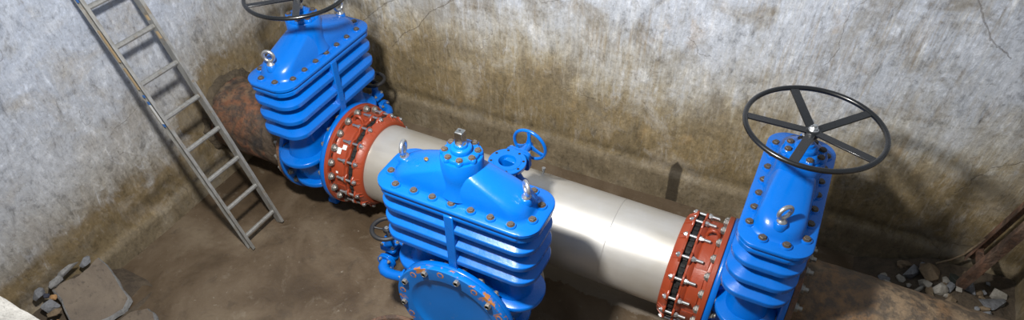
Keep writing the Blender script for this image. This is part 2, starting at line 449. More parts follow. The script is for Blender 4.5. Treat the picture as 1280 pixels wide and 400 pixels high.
def flange_mesh(s):
    b = MB(); T = Matrix.Translation((0, 0, H + ZA)) @ Matrix.Rotation(R(90), 4, 'X')
    z0, z1 = sorted((s * .174, s * .2107))
    b.lathe([(.395, z0), (.3997, z0 + .004), (.3997, z1 - .004), (.395, z1)], 72, T)
    b.lathe([(.30, s * .13), (.335, s * .18)] if s > 0 else [(.335, s * .18), (.30, s * .13)], 56, T)
    return b

def wheel_parts(parent, z, Rr, rim_r, spokes, sw, st, dip, hub_r, mat, phase, name='handwheel', nseg=96, nut='zinc'):
    b = MB(); b.torus((0, 0, 0), Rr, rim_r, nseg, 12)
    w = b.build(name, mat, parent, (0, 0, z), (0, 0, 0), smooth=60)
    h = MB(); h.lathe([(hub_r * .9, -dip - .03), (hub_r, -dip - .025), (hub_r, -dip + .006), (hub_r * .8, -dip + .010)], 24)
    h.build('hub', mat, w)
    sp = MB(); L0, L1 = hub_r * .6, Rr - rim_r * .3
    sp.rings([[(L0, -sw / 2, -dip - st / 2), (L0, sw / 2, -dip - st / 2), (L0, sw / 2, -dip + st / 2), (L0, -sw / 2, -dip + st / 2)],
              [(L1, -sw / 2, -st / 2), (L1, sw / 2, -st / 2), (L1, sw / 2, st / 2), (L1, -sw / 2, st / 2)]])
    s0 = sp.build('spoke', mat, w, (0, 0, 0), (0, 0, phase), bevel=.002)
    for k in range(1, spokes): again(s0, w, (0, 0, 0), (0, 0, phase + 2 * PI * k / spokes))
    nn = bolt_mesh('n', None, hub_r * .62, .018, hub_r * .75, .012)
    nn.build('hub_nut', M[nut], w, (0, 0, -dip + .010))
    return w

cache = {}
def put(key, make, name, mat, parent, loc=(0, 0, 0), rot=(0, 0, 0), **kw):
    if key not in cache:
        cache[key] = make().build(name, mat, parent, loc, rot, **kw); return cache[key]
    o = cache[key].copy(); col.objects.link(o); o.parent = parent; o.location = loc; o.rotation_euler = rot
    return o

def eye_mesh():
    b = MB(); b.lathe([(.026, 0), (.026, .008), (.016, .014), (.013, .03)], 20)
    T = Matrix.Translation((0, 0, .064)) @ Matrix.Rotation(R(90), 4, 'X'); b.torus((0, 0, 0), .0355, .0115, 36, 12, T)
    return b

def gate_valve(loc, rz, label, wheel=None, eye_rots=(0, 0)):
    t = tag(empty('gate_valve', loc, rz), label, 'valve', 'blue gate valves of the pipework')
    put('body', body_mesh, 'body', M['blue'], t, smooth=50)
    for i, z in enumerate((-.183, -.309, -.435)):
        put('fin%d' % i, lambda: fin_mesh(z), 'body_rib', M['blue'], t, smooth=28)
    put('bf', lambda: joint_mesh(-.078, -.040, .492, .184, .114), 'body_joint_flange', M['blue'], t, smooth=50)
    put('bonnet', bonnet_mesh, 'bonnet', M['blue'], t, smooth=50)
    put('neck', neck_mesh, 'neck', M['blue'], t, smooth=50)
    put('gland', gland_mesh, 'gland_cover', M['blue'], t, smooth=50)
    def post():
        b = MB()
        for s in (-1, 1):
            b.rings([[(-.029, s * .11, H + z), (.029, s * .11, H + z), (.029, s * .1915, H + z), (-.029, s * .1915, H + z)] for z in (-.05, -.505)])
        return b
    put('post', post, 'vertical_rib', M['blue'], t, bevel=.006)
    def low(z0, a, w):
        def f():
            b = MB(); b.rings([rrect(a - .004, w - .004, w - .01, H + z0, 9), rrect(a, w, w - .006, H + z0 + .006, 9), rrect(a, w, w - .006, H + z0 + .032, 9), rrect(a - .006, w - .006, w - .01, H + z0 + .038, 9)])
            return b
        return f
    put('low1', low(-.72, .492, .172), 'lower_rib', M['blue'], t, smooth=50)
    put('low2', low(-.985, .40, .172), 'lower_rib', M['blue'], t, smooth=50)
    put('fl+', lambda: flange_mesh(1), 'flange', M['blue'], t, smooth=50)
    put('fl-', lambda: flange_mesh(-1), 'flange', M['blue'], t, smooth=50)
    for sx in (-1, 1):
        def foot():
            b = MB(); b.rings([rrect(.028, .05, .02, z, 4) for z in (.0, .02)] + [rrect(.02, .035, .015, z, 4) for z in (.03, .30)]); return b
        put('foot', foot, 'foot', M['blue'], t, (sx * .16, 0, 0))
    for x, y in BONNET_BOLTS:
        put('bb', lambda: bolt_mesh('b', None, .0185, .013, .022, 0, True), 'bonnet_bolt', M['bolt_dark'], t, (x, y, H + .005), (0, 0, random.random()))
    for k in range(8):
        a = (k + .5) * PI / 4
        put('gb', lambda: bolt_mesh('b', None, .0165, .012, .019, 0, True), 'gland_bolt', M['bolt_dark'], t, (.087 * math.cos(a), .087 * math.sin(a), H + .270), (0, 0, k))
    for s, er in zip((-1, 1), eye_rots):
        put('eye', eye_mesh, 'lifting_eye', M['zinc'], t, (s * .375, 0, H + .088), (0, 0, er), smooth=60)
    if wheel is not None:
        b = MB(); T = Matrix.Translation((0, 0, H)); b.lathe([(.022, .30), (.022, .40), (.018, .405)], 20, T)
        put('stem', lambda: b, 'stem', M['zinc'], t)
        w = wheel_parts(t, H + .4176, .3344, .0135, 5, .046, .009, .03, .034, M['black'], wheel)
    else:
        b = MB(); b.rings([[(sx * s, sy * s, H + z) for sx, sy in ((-1, -1), (1, -1), (1, 1), (-1, 1))] for s, z in ((.0235, .30), (.0215, .392), (.017, .396))])
        T = Matrix.Translation((0, 0, H)); b.lathe([(.030, .30), (.030, .318)], 20, T)
        st = b.build('square_stem', M['chrome'], t, bevel=.002)
        d = MB(); d.lathe([(.006, 0), (.006, .001)], 12); d.build('centre_hole', M['rubber'], st, (0, 0, H + .3955))
    # bolts of the two end flanges, heads towards the body (seen between the flanges)
    for s in (-1, 1):
        for k in range(20):
            a = (k + .5) * PI / 10
            put('fb%d' % s, lambda: bolt_mesh('b', None, .025, .020, .030, .014), 'flange_nut', M['bolt'], t,
                (.3625 * math.cos(a), s * .174, H + ZA + .3625 * math.sin(a)), (R(90) * s, 0, 0))
    return t

vL = gate_valve((0, 0, ZF), R(90), 'blue gate valve nearest the ladder, with black handwheel cut by the frame top', R(21 - 90), (-1.25, -.2))
vR = gate_valve((3.2638, 0, ZF), R(90), 'blue gate valve on the right end of the pipe, large black handwheel fully in view', R(45 - 90), (-.78, .2))
vM = gate_valve((1.6755, -.7715, ZF), R(180), 'blue gate valve in the middle foreground with a bare square stem and no handwheel', None, (-.85, -1.3))
# brass plug on the middle bonnet
b = MB(); b.lathe([(.013, 0), (.013, .008), (.009, .010)], 6); b.build('brass_plug', M['brass'], vM, (.205, .035, H + .155))
# faint white chalk marks on the middle valve's lower rib
b = MB()
for k_, (dx, dz, w_) in enumerate(((0, 0, .020), (.004, .011, .014), (-.003, .022, .022), (.003, .033, .012), (0, .044, .018))):
    b.box((-.30 + dx, .1728, H - .712 + dz * .5), (w_, .002, .004))
b.build('chalk_mark', M['white'], vM)

# ------------------------------------------------------------------ bypass valves
def bypass(loc, rz, label):
    """small valve wrapped round one narrow end of a gate valve; local +X away from the big valve"""
    t = tag(empty('bypass_valve', loc, rz), label, 'valve', 'small bypass valves with black handwheels')
    zb = H - .86
    for s in (-1, 1):
        b = MB()
        pts = [(-.20, s * .125, zb + .02), (-.08, s * .135, zb), (-.035, s * .137, zb - .004), (.0, s * .130, zb - .002), (.022, s * .112, zb + .0), (.03, s * .085, zb + .004), (.03, s * .075, zb + .004)]
        b.tube(pts, [.034, .034, .036, .038, .038, .036, .036], 20)
        e = b.build('elbow_pipe', M['blue'], t, smooth=60)
        b = MB(); b.cyl((.03, s * .078, zb + .004), (.03, s * .064, zb + .004), .064, n=32)
        b.cyl((.03, s * .062, zb + .004), (.03, s * .048, zb + .004), .064, n=32)
        f = b.build('pipe_flange', M['blue'], t, smooth=50, bevel=.002)
        b = MB(); b.cyl((-.155, s * .128, zb + .012), (-.170, s * .127, zb + .014), .064, n=32)
        f2 = b.build('pipe_flange', M['blue'], t, smooth=50)
        for k in range(4):
            a = (k + .5) * PI / 2
            put('sb', lambda: bolt_mesh('b', None, .010, .010, .0125, .008), 'bolt', M['bolt'], f, (.03 + .047 * math.cos(a), s * .078, zb + .004 + .047 * math.sin(a)), (R(-90) * s, 0, 0))
            put('sb', None, 'bolt', M['bolt'], f2, (-.152, s * .128 + .047 * math.cos(a), zb + .012 + .047 * math.sin(a)), (0, R(90), 0))
    b = MB()
    b.tube([(.03, -.055, zb + .004), (.03, -.03, zb + .004), (.03, 0, zb + .004), (.03, .03, zb + .004), (.03, .055, zb + .004)], [.036, .042, .052, .042, .036], 20)
    b.rings([rrect(.036, .026, .02, z, 5) for z in (zb, zb + .085)], T=Matrix.Translation((.03, 0, 0)))
    b.build('valve_body', M['blue'], t, smooth=50)
    b = MB()
    b.rings([rrect(.058, .046, .022, z, 5) for z in (zb + .085, zb + .101)] + [rrect(.055, .043, .022, z, 5) for z in (zb + .104, zb + .118)], T=Matrix.Translation((.03, 0, 0)))
    b.rings([rrect(a_, w_, w_ * .9, z, 5) for z, a_, w_ in ((zb + .118, .036, .03), (zb + .15, .028, .024), (zb + .185, .026, .024), (zb + .19, .022, .02))], T=Matrix.Translation((.03, 0, 0)))
    bn = b.build('valve_bonnet', M['blue'], t, smooth=50)
    for sx in (-1, 1):
        for sy in (-1, 1):
            put('sb', None, 'bolt', M['bolt'], bn, (.03 + sx * .042, sy * .03, zb + .118), (0, 0, 0))
    b = MB(); b.cyl((.03, 0, zb + .18), (.03, 0, zb + .262), .009, n=12); b.build('stem', M['bolt_dark'], t)
    w = MB(); w.torus((0, 0, 0), .094, .015, 56, 12)
    wh = w.build('handwheel', M['black_worn'], t, (.03, 0, zb + .262), smooth=60)
    h = MB(); h.lathe([(.020, -.03), (.026, -.02), (.026, .002), (.022, .006)], 24); h.build('hub', M['black_worn'], wh)
    sp = MB(); sp.tube([(.015, 0, -.008), (.05, 0, -.006), (.087, 0, 0)], [.009, .007, .008], 10)
    s0 = sp.build('spoke', M['black_worn'], wh, (0, 0, 0), (0, 0, .3), smooth=60)
    for k in (1, 2): again(s0, wh, (0, 0, 0), (0, 0, .3 + 2 * PI * k / 3))
    bolt_mesh('n', None, .010, .010, .013).build('hub_nut', M['zinc'], wh, (0, 0, .006))
    return t
# centres sit .60 out from the valve axis
bypass((1.6755 - .575, -.7715 - .01, ZF), R(180), 'small blue bypass valve with black handwheel beside the middle gate valve')
bypass((.02, .545, ZF), R(90), 'small blue bypass valve with black handwheel behind the left gate valve')

# ------------------------------------------------------------------ air valve stub behind the middle valve
def air_valve():
    x0, y0, zt = 1.733, -.365, -.10
    t = tag(empty('branch_valve', (x0, y0, -.62)), 'small blue flanged valve with blue handwheel on the steel pipe behind the middle valve', 'valve')
    zz = -.62
    b = MB(); T = Matrix.Translation((0, 0, -zz))
    b.lathe([(.052, -.50), (.052, -.22), (.056, -.18), (.062, zt - .03), (.112, zt - .022), (.115, zt - .018), (.115, zt - .003), (.112, zt), (.086, zt), (.084, zt + .003), (.054, zt + .003), (.052, zt), (.048, zt - .12), (.0, zt - .12)], 48, T)
    b.build('pipe_stub', M['blue'], t, smooth=40)
    for k in range(8):
        a = (k + .5) * PI / 4
        put('hole', lambda: (lambda m: (m.lathe([(.0085, 0), (.0085, .0012)], 14), m)[1])(MB()), 'bolt_hole', M['rubber'], t, (.097 * math.cos(a), .097 * math.sin(a), zt - zz + .0), (0, 0, 0))
    D = Vector((.10, .98, .10)).normalized()
    c0 = Vector((.0, .0, zt - .085 - zz))
    b = MB()
    W = Vector((1, -.1, 0)).normalized(); U = W.cross(D)
    F = Matrix(((W.x, U.x, D.x, c0.x), (W.y, U.y, D.y, c0.y), (W.z, U.z, D.z, c0.z), (0, 0, 0, 1)))
    b.rings([rrect(a_, w_, r_, z, 6) for z, a_, w_, r_ in ((.03, .05, .062, .03), (.08, .06, .064, .03), (.10, .062, .062, .03), (.115, .06, .06, .03))], T=F)
    b.build('valve_body', M['blue'], t, smooth=50, bevel=.003)
    b = MB()
    b.rings([rrect(.082, .07, .03, z, 6) for z in (.115, .13)] + [rrect(.079, .067, .03, z, 6) for z in (.133, .148)], T=F)
    b.rings([rrect(a_, w_, r_, z, 6) for z, a_, w_, r_ in ((.148, .052, .045, .03), (.175, .04, .036, .028), (.20, .028, .028, .025), (.235, .024, .024, .022))], T=F)
    bn = b.build('valve_bonnet', M['blue'], t, smooth=50)
    for sx in (-1, 1):
        for sy in (-1, 1):
            p = F @ Vector((sx * .062, sy * .050, .148))
            o = put('sb', None, 'bolt', M['bolt'], bn, p); o.rotation_euler = D.to_track_quat('Z', 'Y').to_euler()
    # lower outlet elbow towards the tee
    b = MB(); b.tube([(.03, .05, zt - zz - .13), (.06, .06, zt - zz - .19), (.06, .06, zt - zz - .27)], .03, 16); b.cyl((.06, .06, zt - zz - .2), (.06, .06, zt - zz - .215), .05, n=28)
    b.build('outlet', M['blue'], t, smooth=50)
    b = MB(); cw = F @ Vector((0, 0, .262))
    q = D.to_track_quat('Z', 'Y').to_euler()
    w = MB(); w.torus((0, 0, 0), .112, .0105, 56, 12); wh = w.build('handwheel', M['blue'], t, cw, q, smooth=60)
    h = MB(); h.lathe([(.024, -.04), (.022, -.01), (.02, .008)], 24); h.build('hub', M['blue'], wh)
    sp = MB(); ww = [(.012, .022), (.045, .012), (.075, .010), (.108, .016)]
    sp.rings([[(x, -y, -.012 * (1 - x / .1) - .006), (x, y, -.012 * (1 - x / .1) - .006), (x, y, .006 - .012 * (1 - x / .1)), (x, -y, .006 - .012 * (1 - x / .1))] for x, y in ww])
    s0 = sp.build('spoke', M['blue'], wh, (0, 0, 0), (0, 0, R(90)), bevel=.002)
    for k in (1, 2): again(s0, wh, (0, 0, 0), (0, 0, R(90) + 2 * PI * k / 3))
    bolt_mesh('n', None, .010, .010, .013).build('hub_nut', M['blue'], wh, (0, 0, .008))
    # second flange lower down
    b = MB(); T = Matrix.Translation((0, 0, -zz)); b.lathe([(.09, -.345), (.09, -.33)], 36, T); b.lathe([(.09, -.365), (.09, -.35)], 36, T)
    b.build('lower_flange', M['blue'], t, smooth=50)
    return t
air_valve()

# ------------------------------------------------------------------ flange adaptors
def ring_x(b, prof, n=72, s=1):
    """lathe around the X axis; prof (radius, x)"""
    T = Matrix.Rotation(R(90), 4, 'Y')
    b.lathe([(r, x) for r, x in prof], n, T, True, False)
def annulus(b, ro, ri, x0, x1, n=80, T=None, c=.004):
    A = Matrix.Rotation(R(90), 4, 'Y')
    prof = [(ri, x0), (ro - c, x0), (ro, x0 + c), (ro, x1 - c), (ro - c, x1), (ri, x1)]
    b.lathe(prof, n, (T @ A) if T else A, False, True)
def adaptor(xf, s, label):
    """s=+1: valve face on the left; origin on the axis at the valve face, built along local +X"""
    t = tag(empty('flange_adaptor', (xf, 0, ZF), 0 if s > 0 else PI), label, 'pipe fitting', 'red flange adaptors joining steel pipe to valves')
    z = ZA - ZF
    Z = Matrix.Translation((0, 0, z)); A = Z @ Matrix.Rotation(R(90), 4, 'Y')
    b = MB(); annulus(b, .3985, .30, .003, .036, 96, Z)
    b.build('flange', M['red'], t, smooth=40)
    b = MB(); b.lathe([(.305, .03), (.345, .034), (.336, .05), (.333, .135), (.345, .15), (.350, .168), (.305, .168)], 96, A, False, True)
    for k in range(8):     # raised panels cast into the barrel
        a0 = k * PI / 4 + .08
        rs = []
        for x, d in ((.052, .0), (.06, .009), (.128, .009), (.136, .0)):
            ring = []
            for q in range(7):
                a = a0 + q * (PI / 4 - .16) / 6; rr = .334 + d - (.004 if q in (0, 6) else 0)
                ring.append((x, rr * math.cos(a), rr * math.sin(a)))
            for q in range(6, -1, -1):
                a = a0 + q * (PI / 4 - .16) / 6; ring.append((x, .325 * math.cos(a), .325 * math.sin(a)))
            rs.append(ring)
        b.rings(rs, True, False, Z)
    b.build('barrel', M['red'], t, smooth=40)
    n = 160
    def scallop(ro, rl, x0, x1, ph=0):
        m = MB(); rings = []
        for x, k in ((x0, -.003), (x0 + .003, 0), (x1 - .003, 0), (x1, -.003)):
            ring = []
            for j in range(n):
                a = 2 * PI * j / n; cc = math.cos(16 * (a - ph)); rr = ro + (rl - ro) * max(0, min(1, (cc + .1) * 1.6)) + k
                ring.append((x, rr * math.cos(a), rr * math.sin(a)))
            rings.append(ring)
        for x in (x1, x0): rings.append([(x, .303 * math.cos(2 * PI * j / n), .303 * math.sin(2 * PI * j / n)) for j in range(n)])
        m.rings(rings, False, True, Z); return m
    ph = PI / 16
    scallop(.352, .376, .165, .180, ph).build('clamp_plate', M['red'], t, smooth=35)
    b = MB(); b.lathe([(.303, .176), (.332, .176), (.336, .20), (.330, .226), (.303, .226)], 96, A, False, True)
    # links of the gasket clips
    b.build('rubber_gasket', M['rubber'], t)
    for k in range(48):
        a = 2 * PI * (k + .3) / 48
        put('clip', lambda: (lambda m: (m.box((0, 0, 0), (.030, .022, .010)), m)[1])(MB()), 'gasket_clip', M['rubber'], t,
            (.201, .340 * math.cos(a), z + .340 * math.sin(a)), (a - R(90), 0, 0), bevel=.002)
    g = scallop(.350, .374, .224, .240, ph)
    g.lathe([(.303, .236), (.352, .236), (.347, .25), (.328, .284), (.318, .29), (.303, .29)], 96, A, False, True)
    for k in range(32):   # webs on the cone
        a = ph + PI / 16 * k + (.035 if k % 2 else -.035) * 1
        kk = k // 2; a = ph + kk * PI / 8 + (.05 if k % 2 else -.05)
        T = Z @ Matrix.Rotation(a - R(90), 4, 'X')
        g.rings([[(.236, -.005, .33), (.236, .005, .33), (.236, .005, .368), (.236, -.005, .368)], [(.282, -.004, .318), (.282, .004, .318), (.282, .004, .332), (.282, -.004, .332)]], T=T)
    g.build('gland_ring', M['red'], t, smooth=35)
    for k in range(16):
        a = ph + k * PI / 8
        def stud():
            m = MB(); m.cyl((.095, 0, 0), (.262, 0, 0), .0098, n=12)
            m.cyl((.238, 0, 0), (.254, 0, 0), .0175, n=6); m.cyl((.147, 0, 0), (.163, 0, 0), .0175, n=6); m.cyl((.138, 0, 0), (.147, 0, 0), .012, n=6)
            return m
        put('stud', stud, 'stud', M['zinc'], t, (0, .361 * math.cos(a), z + .361 * math.sin(a)), (a, 0, 0))
    for k in range(20):
        a = (k + .5) * PI / 10
        def hb():
            m = bolt_mesh('b', None, .0265, .022, .030, 0); m.lathe([(.017, .022), (.014, .029)], 12); return m
        put('ab', hb, 'flange_bolt', M['bolt'], t, (.036, .3625 * math.cos(a), z + .3625 * math.sin(a)), (0, R(90), 0))
    # slots between the bolts
    for k in range(20):
        a = k * PI / 10
        put('slot', lambda: (lambda m: (m.box((0, 0, 0), (.0015, .028, .012)), m)[1])(MB()), 'slot', M['rubber'], t, (.0365, .362 * math.cos(a), z + .362 * math.sin(a)), (a - R(90), 0, 0), bevel=.0)
    # lifting lugs with a hole
    for a in (R(90), R(270)):
        m = MB()
        path = [(.055, 0, .33), (.06, 0, .362), (.08, 0, .385), (.105, 0, .385), (.125, 0, .362), (.13, 0, .33)]
        m.tube(path, .011, 12)
        m.build('lifting_lug', M['red'], t, (0, 0, z), (a - R(90), 0, 0), smooth=60)
    return t
aL = adaptor(.2107, 1, 'oxide red flange adaptor bolted to the left valve, white paper tag on it')
aR = adaptor(3.2638 - .2107, -1, 'oxide red flange adaptor between the steel pipe and the right valve')
# paper tags on the left adaptor barrel
def tag_patch(a0, x0, dx, da, rr, name, mat, parent):
    m = MB(); rs = []
    for x in (x0, x0 + dx):
        rs.append([(x, (rr) * math.cos(a0 + q * da / 4), rr * math.sin(a0 + q * da / 4)) for q in range(5)] + [(x, (rr + .0015) * math.cos(a0 + q * da / 4), (rr + .0015) * math.sin(a0 + q * da / 4)) for q in range(4, -1, -1)])
    m.rings(rs); return m.build(name, mat, parent, (0, 0, ZA - ZF))
tag_patch(R(133), .062, .034, .13, .3445, 'paper_tag', M['white'], aL)
tag_patch(R(128), .098, .034, .10, .3445, 'paper_tag', M['white'], aL)
tag_patch(R(163), .075, .018, .045, .3445, 'round_tag', M['white'], aL)

# ------------------------------------------------------------------ pipes
def pipe_x(name, x0, x1, ro, ri, mat, n=96, rough=0, seg=1):
    b = MB(); L = x1 - x0; rs = []
    def ring(x, r, jit=0):
        out = []
        for j in range(n):
            a = 2 * PI * j / n; rr = r
            if rough and r == ro:
                rr += rough * (noise.noise(Vector((x * 4, math.cos(a) * 1.5, math.sin(a) * 1.5))) + .5 * noise.noise(Vector((x * 14, math.cos(a) * 5, math.sin(a) * 5))))
            out.append((x, rr * math.cos(a), rr * math.sin(a)))
        return out
    for i in range(seg + 1): rs.append(ring(x0 + L * i / seg, ro))
    rs.append(ring(x1, ri)); rs.append(ring(x0, ri))
    b.rings(rs, False, True)
    return b
b = pipe_x('p', .36, 3.2638 - .36, .3008, .288, None)
sp = b.build('steel_pipe', M['steel'], None, (0, 0, ZA), smooth=40)
tag(sp, 'brushed stainless steel water pipe between the two red adaptors', 'pipe')
# tee branch towards the middle valve
b = MB(); T = Matrix.Translation((1.6755, 0, 0)) @ Matrix.Rotation(R(90), 4, 'X')
b.lathe([(.296, .15), (.296, .525), (.396, .526), (.3985, .53), (.3985, .556), (.395, .5605), (.29, .5605)], 72, T, True)
b.build('tee_branch', M['steel'], sp, smooth=40)
b = MB(); b.cyl((1.745, .155, .24), (1.745, .165, .30), .009, n=14); b.cyl((1.745, .163, .285), (1.745, .165, .30), .013, n=14)
b.build('pipe_plug', M['zinc'], sp)
b = MB(); b.torus((0, 0, 0), .301, .0022, 72, 6, Matrix.Translation((2.35, 0, 0)) @ Matrix.Rotation(R(90), 4, 'Y'))
b.build('weld_seam', M['steel'], sp)

def rusty(x0, x1, flange_x, s, label, group):
    b = pipe_x('p', x0, x1, .303, .28, None, 96, .012, 40)
    o = b.build('rusty_pipe', M['rust'], None, (0, 0, ZA), smooth=60); tag(o, label, 'pipe', group)
    if s > 0: o.data.materials[0] = M['rust_tan']
    b = MB(); xa, xb = sorted((flange_x, flange_x + s * .034)); annulus(b, .392, .29, xa, xb, 80)
    f = b.build('pipe_flange', M['rust'], o, smooth=40)
    for k in range(20):
        a = (k + .5) * PI / 10
        put('rb%d' % s, lambda: bolt_mesh('b', None, .025, .020, .030, .022), 'flange_nut', M['bolt'], f,
            (flange_x + s * .034, .3625 * math.cos(a), .3625 * math.sin(a)), (0, R(90) * s, 0))
    b = MB(); annulus(b, .325, .29, *sorted((flange_x + s * .12, flange_x + s * .30)), 80, c=.01)
    return o
rL = rusty(-1.035, -.2107, -.2107, -1, 'rusty cast iron pipe entering the left wall behind the ladder', 'old rusty pipes')
rR = rusty(3.2638 + .2107, 4.88, 3.2638 + .2107, 1, 'rusty cast iron pipe running into the right wall beside the rubble', 'old rusty pipes')
# wrapped brown sleeve next to the left flange
b = MB(); annulus(b, .312, .30, -.46, -.25, 80, c=.004); b.build('sleeve', mat_rust('brown_sleeve_coat', (.10, .07, .048), (.13, .09, .06), (.06, .045, .033), (.15, .11, .075), .6), rL, smooth=40)

# ------------------------------------------------------------------ blind flange on the middle valve
yb = -.7715 - .2107
bf = tag(empty('blind_flange', (1.6755, yb, ZA)), 'chipped blue blind flange closing the near side of the middle valve', 'flange')
b = MB(); T = Matrix.Rotation(R(90), 4, 'X')
b.lathe([(.398, .002), (.3997, .005), (.3997, .032), (.396, .036), (.305, .036), (.297, .034), (.285, .024), (.24, .016), (.12, .011), (.0, .010)], 96, T, True)
b.build('disc', M['blind'], bf, smooth=30)
for k in range(20):
    a = R(207 - 9 + 9 - 18 * k); p = (.3625 * math.cos(a), -.036, .3625 * math.sin(a))
    if k % 2:
        def hb2():
            m = bolt_mesh('b', None, .021, .02, .0, 0); m.lathe([(.019, .02), (.013, .0215), (.012, .017)], 12); return m
        put('hb2', hb2, 'bolt', M['bolt'], bf, p, (R(90), 0, 0))
    else:
        m = MB(); m.lathe([(.0225, 0), (.0225, .0012), (.014, .0016)], 24)
        h = put('oh', lambda: m, 'bolt_hole_rim', M['orange_rust'], bf, p, (R(90), 0, 0))
        m2 = MB(); m2.lathe([(.0145, .0012), (.0145, .0022)], 20)
        put('oh2', lambda: m2, 'bolt_hole', M['rubber'] if k % 4 else M['blue_worn'], h, (0, 0, 0))

# ------------------------------------------------------------------ loose rusty ring on the floor
def ring_z(name, ro, ri, h, mat, loc):
    b = MB(); b.lathe([(ri, 0), (ro - .004, 0), (ro, .004), (ro, h - .004), (ro - .004, h), (ri, h)], 72, None, False, True)
    return b.build(name, mat, None, loc, smooth=40)
b = MB(); b.lathe([(.245, 0), (.262, 0), (.262, .076), (.280, .080), (.282, .100), (.276, .105), (.252, .102), (.245, .09)], 72, None, False, True)
b.lathe([(.244, .004), (.0, .004)], 72, None, False)
o = b.build('iron_pipe_stub', M['rust2'], None, (1.265, -1.225, ZF), smooth=40)
tag(o, 'short rusty iron pipe stub standing open on the floor below the blind flange', 'pipe stub')

# ------------------------------------------------------------------ setting
def struct(o): o['kind'] = 'structure'; return o
def grid_wall(name, p0, p1, z0, z1, mat, nx, nz, amp, thick=.25, inward=(0, -1), fillet=0, fz=-1.05, hole=None):
    """wall face between floor points p0,p1 with slight unevenness, real thickness behind; a thicker band at its foot"""
    d = Vector((p1[0] - p0[0], p1[1] - p0[1])); inn = Vector(inward)
    front, back = [], []
    for i in range(nx + 1):
        for j in range(nz + 1):
            z = z0 + (z1 - z0) * (j / nz)
            x, y = p0[0] + d.x * i / nx, p0[1] + d.y * i / nx
            off = amp * (noise.noise(Vector((x * .9, y * .9, z * .9))) + .35 * noise.noise(Vector((x * 3.5, y * 3.5 + 9, z * 3.5))))
            u = (fz + .02 * noise.noise(Vector((x * 1.3, y * 1.3, 3.))) - z)
            if fillet and u > 0: off += fillet * min(1, u / .035) + fillet * .4 * u
            front.append((x + inn.x * off, y + inn.y * off, z))
    b = MB(); n = nz + 1; fs = []
    for i in range(nx):
        for j in range(nz):
            a = i * n + j
            if hole:
                c = Vector(front[a]) ; cc = (Vector(front[a]) + Vector(front[a + n + 1])) / 2
                if hole(cc): continue
            fs.append((a, a + n, a + n + 1, a + 1))
    b.add(front, fs)
    q0 = (p0[0] - inn.x * thick, p0[1] - inn.y * thick); q1 = (p1[0] - inn.x * thick, p1[1] - inn.y * thick)
    # outer shell (back, ends, top)
    b.add([(q0[0], q0[1], z0), (q1[0], q1[1], z0), (q1[0], q1[1], z1), (q0[0], q0[1], z1), (p0[0], p0[1], z0), (p1[0], p1[1], z0), (p1[0], p1[1], z1), (p0[0], p0[1], z1)],
          [(0, 3, 2, 1), (0, 4, 7, 3), (1, 2, 6, 5), (3, 7, 6, 2), (0, 1, 5, 4)])
    return struct(b.build(name, mat, smooth=60))
XL, XR = -1.04, 4.89
yb0, yb1 = 1.035, 1.165     # back wall line at the left and right ends (behind its foot band)
w = grid_wall('wall_back', (XL, yb0), (XR, yb1), ZF - .06, ZT, M['wall'], 150, 90, .014, fillet=.035, fz=-1.06)
w = grid_wall('wall_left', (XL - .012, -2.75), (XL - .012, yb0), ZF - .06, ZT, M['wall_left'], 110, 90, .012, inward=(1, 0), fillet=.03, fz=-1.16)
w = grid_wall('wall_right', (XR, yb1), (XR, -2.75), ZF - .06, ZT, M['wall_right'], 90, 60, .012, inward=(-1, 0))
# near wall, with the pale rough coping the camera looks over
w = grid_wall('wall_near', (XR, -2.75), (XL, -2.75), ZF - .06, ZT - .20, M['wall_right'], 60, 40, .01, inward=(0, 1))
b = MB(); nx, ny = 170, 14
vs = []
for i in range(nx + 1):
    x = XL - .25 + (XR + .5 - XL) * i / nx
    for j, (yy, zz) in enumerate([(-2.72, ZT - .21), (-2.70, ZT - .14), (-2.695, ZT - .06), (-2.70, ZT - .02), (-2.715, ZT - .002), (-2.75, ZT), (-2.80, ZT), (-2.9, ZT), (-3.05, ZT), (-3.6, ZT)]):
        k = .012 * noise.noise(Vector((x * 9, yy * 9, zz * 9))) + .007 * noise.noise(Vector((x * 31, yy * 31, zz * 31)))
        vs.append((x, yy + k, zz + k * .7))
m = 10
vs2 = [(v[0], v[1], v[2]) for v in vs]
fs = [(i * m + j, (i + 1) * m + j, (i + 1) * m + j + 1, i * m + j + 1) for i in range(nx) for j in range(m - 1)]
b.add(vs2, fs)
x0, x1 = XL - .25, XR + .25
b.add([(x0, -3.6, ZT), (x1, -3.6, ZT), (x1, -3.6, ZT - .21), (x0, -3.6, ZT - .21), (x0, -2.72, ZT - .21), (x1, -2.72, ZT - .21)], [(0, 1, 2, 3), (3, 2, 5, 4)])
struct(b.build('trim_near', M['white_conc'], smooth=60))

b = MB(); nx, ny = 120, 80; vs = []
for i in range(nx + 1):
    for j in range(ny + 1):
        x = XL - .2 + (XR + .4 - XL) * i / nx; y = -2.95 + (1.35 + 2.95) * j / ny
        z = ZF - .012 + .012 * noise.noise(Vector((x * 1.5, y * 1.5, 0))) + .006 * noise.noise(Vector((x * 6, y * 6, 4)))
        # silt banked against the left and back walls
        d = min(abs(x - XL), abs(y - (yb0 + (yb1 - yb0) * (x - XL) / (XR - XL))))
        vs.append((x, y, z))
fs = [(i * (ny + 1) + j, (i + 1) * (ny + 1) + j, (i + 1) * (ny + 1) + j + 1, i * (ny + 1) + j + 1) for i in range(nx) for j in range(ny)]
b.add(vs, fs)
a0, a1, c0, c1 = XL - .2, XR + .2, -2.95, 1.35
b.add([(a0, c0, ZF - .2), (a1, c0, ZF - .2), (a1, c1, ZF - .2), (a0, c1, ZF - .2)], [(0, 3, 2, 1)])
struct(b.build('floor', M['floor'], smooth=60))

